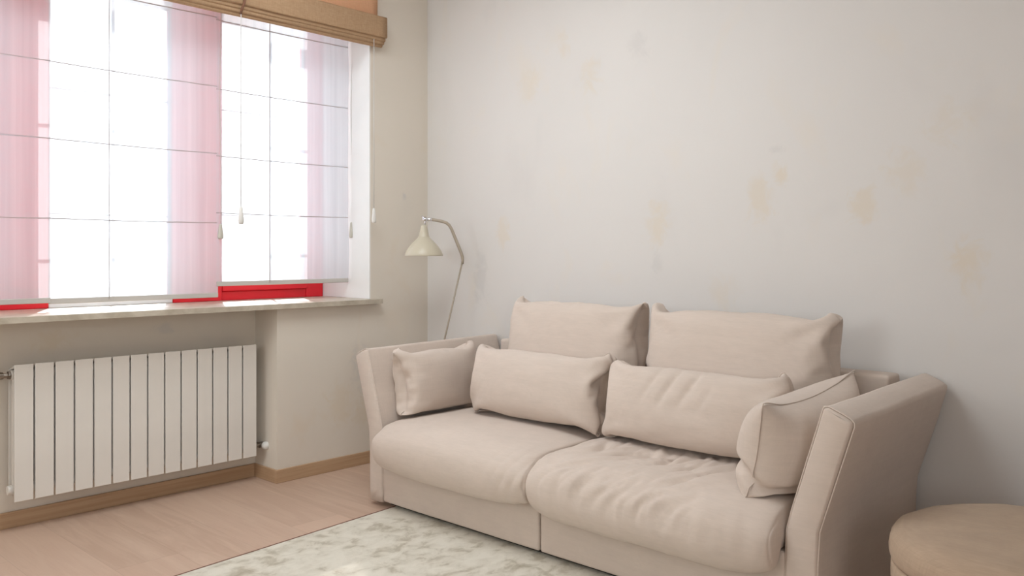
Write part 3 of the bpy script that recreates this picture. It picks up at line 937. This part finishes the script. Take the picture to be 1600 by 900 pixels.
# back cushions
def wr_soft(seed, amp=.003):
    def f(p, n):
        e = max(abs(p.x) / .4, abs(p.z) / .28)
        return amp * fbm(p, 8, seed) + amp * .6 * fbm(p, 21, seed) * min(1, e ** 2)
    return f
def back_clamp(W):
    W[:, 0] = np.minimum(W[:, 0], -.158 + np.maximum(0, W[:, 2] - .70) * .55)
    W[:, 0] = np.minimum(W[:, 0], -.02)
    return W
place_pillow('back_cushion', (.83, .585, .25), basis((-.270, -1.335, .682), (0, -1, 0), (1, 0, 0), math.radians(9)), sofa, back_clamp, seed=11, wr=wr_soft(2), zmin=.405, seam=False)
place_pillow('back_cushion', (.88, .585, .26), basis((-.275, -2.170, .680), (0, -1, 0), (1, 0, 0), math.radians(9)), sofa, back_clamp, seed=12, wr=wr_soft(6), zmin=.405, seam=False)

# ------------------------------------------------------------------ loose cushions
def loose(label, dims, center, wdir, tdir, lean, seed, wr, post=None, roll=0.0, ear=.03):
    root = tag(empty('throw_cushion', (center[0], center[1], .41)), label, 'cushion', 'small beige linen cushions on the sofa')
    place_pillow('cushion_cover', dims, basis(center, wdir, tdir, lean, roll), root, post, ear=ear, seed=seed, wr=wr, zmin=seat_top)
    return root
def wr_pinch(p, n):
    c = max(0, 1 - ((p.x + .03) / .17) ** 2) * max(0, 1 - ((p.z - .07) / .085) ** 2)
    r = (1 - abs(math.sin(p.x * 36 - p.z * 16))) ** 2.5
    return -.022 * c * r + .0025 * fbm(p, 8, 1)
def wr_crinkle(p, n):
    e = max(0, min(1, (-.13 - p.x) / .10))
    return .004 * fbm(p, 9, 2) + .010 * e * noise.noise(Vector((p.x * 8, p.y * 9, p.z * 34)))
def wr_side(p, n):
    c = max(0, 1 - ((p.z + .075 - .02 * math.sin(p.y * 25)) / .018) ** 2) * max(0, min(1, (abs(p.x) - .12) / .08))
    return -.030 * c + .003 * fbm(p, 10, 4)
loose('left lumbar cushion in front of the left back cushion, lying level on the smooth seat', (.835, .385, .19), (-.505, -1.325, .575), (0, -1, 0), (1, 0, 0), math.radians(14), 21, wr_soft(3), ear=.016)
loose('right lumbar cushion with pinched creases near its top, in front of the right back cushion', (.835, .385, .19), (-.515, -2.115, .570), (0, -1, 0), (1, 0, 0), math.radians(14), 22, wr_pinch, ear=.014)
loose('small beige linen cushion leaning on the inside of the left armrest, nearest the radiator', (.56, .375, .175), (-.578, -.738, .553), (1, .04, 0), (0, 1, 0), math.radians(9), 23, wr_crinkle, ear=.012)
loose('small beige linen cushion folded at its bottom, leaning on the inside of the right armrest', (.56, .365, .27), (-.640, -2.600, .552), (1, -.08, 0), (0, -1, 0), math.radians(15), 24, wr_side, roll=math.radians(6.5), ear=.015)

# ------------------------------------------------------------------ pouf
pf = tag(empty('pouf', (-.75, -3.30, 0)), 'round brown beige linen pouf beside the outside of the right armrest', 'pouf')
def pouf_ring(prof_, seedz=0, amp=.004, seg=96):
    bm = bmesh.new(); rings = []
    for (r, z) in prof_:
        ring = []
        for k in range(seg):
            a = 2 * PI * k / seg
            n = noise.noise(Vector((math.cos(a) * 3.0, math.sin(a) * 3.0, z * 7 + seedz)))
            n2 = noise.noise(Vector((math.cos(a) * 11, math.sin(a) * 11, z * 14 + seedz)))
            rr = r + (amp * n + amp * .5 * n2) * min(1, r / .2); ring.append(bm.verts.new((rr * math.cos(a), rr * math.sin(a), z + amp * .5 * n)))
        rings.append(ring)
    for a, b in zip(rings, rings[1:]):
        for k in range(seg): bm.faces.new((a[k], a[(k + 1) % seg], b[(k + 1) % seg], b[k]))
    bm.faces.new(rings[0][::-1]); bm.faces.new(rings[-1])
    return bm
obj('pouf_body', pouf_ring([(.325, .006), (.345, .012), (.352, .05), (.354, .15), (.355, .25), (.3545, .300), (.352, .316), (.345, .3205), (.30, .321)]), M['linen_pouf'], pf, smooth=True)
top_prof = [(.30, .3205), (.346, .3215), (.3535, .3245), (.3575, .335), (.359, .355), (.355, .380), (.343, .399), (.319, .412), (.28, .419), (.20, .424), (.10, .427), (.02, .428)]
tp = obj('pouf_top', pouf_ring(top_prof, 5), M['linen_pouf'], pf, smooth=True)

# ------------------------------------------------------------------ floor lamp
LZ = 4.66
fwd = Vector((math.cos(math.radians(43.224)), math.sin(math.radians(43.224)), 0)); rgt = Vector((fwd.y, -fwd.x, 0))
LB = Vector((-.313, -.252, 0))            # foot of the lamp
CP = Vector((-3.344, -3.832, 1.17))
off0 = (LB - CP).dot(rgt)
def lp(off, z):                           # a point in the lamp's own upright plane
    return Vector((rgt.x * (off - off0), rgt.y * (off - off0), z))
lamp = tag(empty('floor_lamp', LB), 'slim cream metal reading floor lamp in the corner behind the sofa', 'floor lamp')
px_ = LZ / 1330.0
def q(u, v): return lp((u - 800) * px_, 1.17 - (v - 395) * px_)
bm = bmesh.new(); lathe(bm, [(.0, .0), (.115, .0), (.118, .004), (.116, .016), (.10, .021), (.02, .026), (.012, .034), (.0, .034)], (0, 0, .0), 40)
bmesh.ops.remove_doubles(bm, verts=bm.verts[:], dist=1e-5)
obj('base', bm, M['lamp_cream'], lamp, smooth=True)
bm = bmesh.new(); tube(bm, [lp(off0, .02), q(695, 528), q(722.0, 411)], .0052, 12)
obj('pole', bm, M['lamp_pole'], lamp, smooth=True)
path = [(722.6, 412), (723.0, 407), (722.6, 402), (720.8, 396), (718.5, 390), (712, 374), (705.5, 358), (702, 352), (697.5, 348.2), (691, 346), (683, 344.4), (674, 343)]
bm = bmesh.new(); tube(bm, [q(u, v) for u, v in path], [.0078] * 2 + [.0085] * 10, 14)
obj('arm', bm, M['lamp_pole'], lamp, smooth=True)
bm = bmesh.new()
jc = q(664.5, 342.5)
tube(bm, [q(675, 343.2), q(668, 342.6)], [.0098, .0098], 16)
tube(bm, [jc - fwd * .016, jc + fwd * .016], [.0135, .0135], 20)
tube(bm, [jc - fwd * .022, jc - fwd * .016], [.009, .009], 12)
tube(bm, [jc + rgt * -.004, q(659.5, 337.5)], [.007, .004], 10)
tube(bm, [jc, q(664, 352)], [.005, .005], 10)
obj('swivel_joint', bm, M['chrome'], lamp, smooth=True)
sc = q(662.4, 400)
prof_o = [(.104, .0), (.1045, .002), (.1035, .010), (.0965, .026), (.087, .042), (.076, .056), (.063, .071), (.049, .085), (.037, .096), (.0305, .104), (.0285, .107), (.0285, .110), (.027, .112), (.023, .135), (.0175, .158), (.013, .168), (.006, .172), (.001, .173)]
prof_i = [(.102, .001), (.1005, .010), (.094, .025), (.0845, .041), (.0735, .054), (.060, .069), (.046, .083), (.02, .098), (.001, .100)]
bm = bmesh.new(); lathe(bm, prof_i[::-1] + prof_o, tuple(sc), 56)
sh = obj('lamp_shade', bm, M['lamp_cream'], lamp, smooth=True)
bm = bmesh.new(); lathe(bm, [(.001, .028), (.015, .031), (.026, .042), (.028, .055), (.022, .068), (.014, .078), (.011, .092)], tuple(sc), 24)
obj('light_bulb', bm, M['bulb'], lamp, smooth=True)
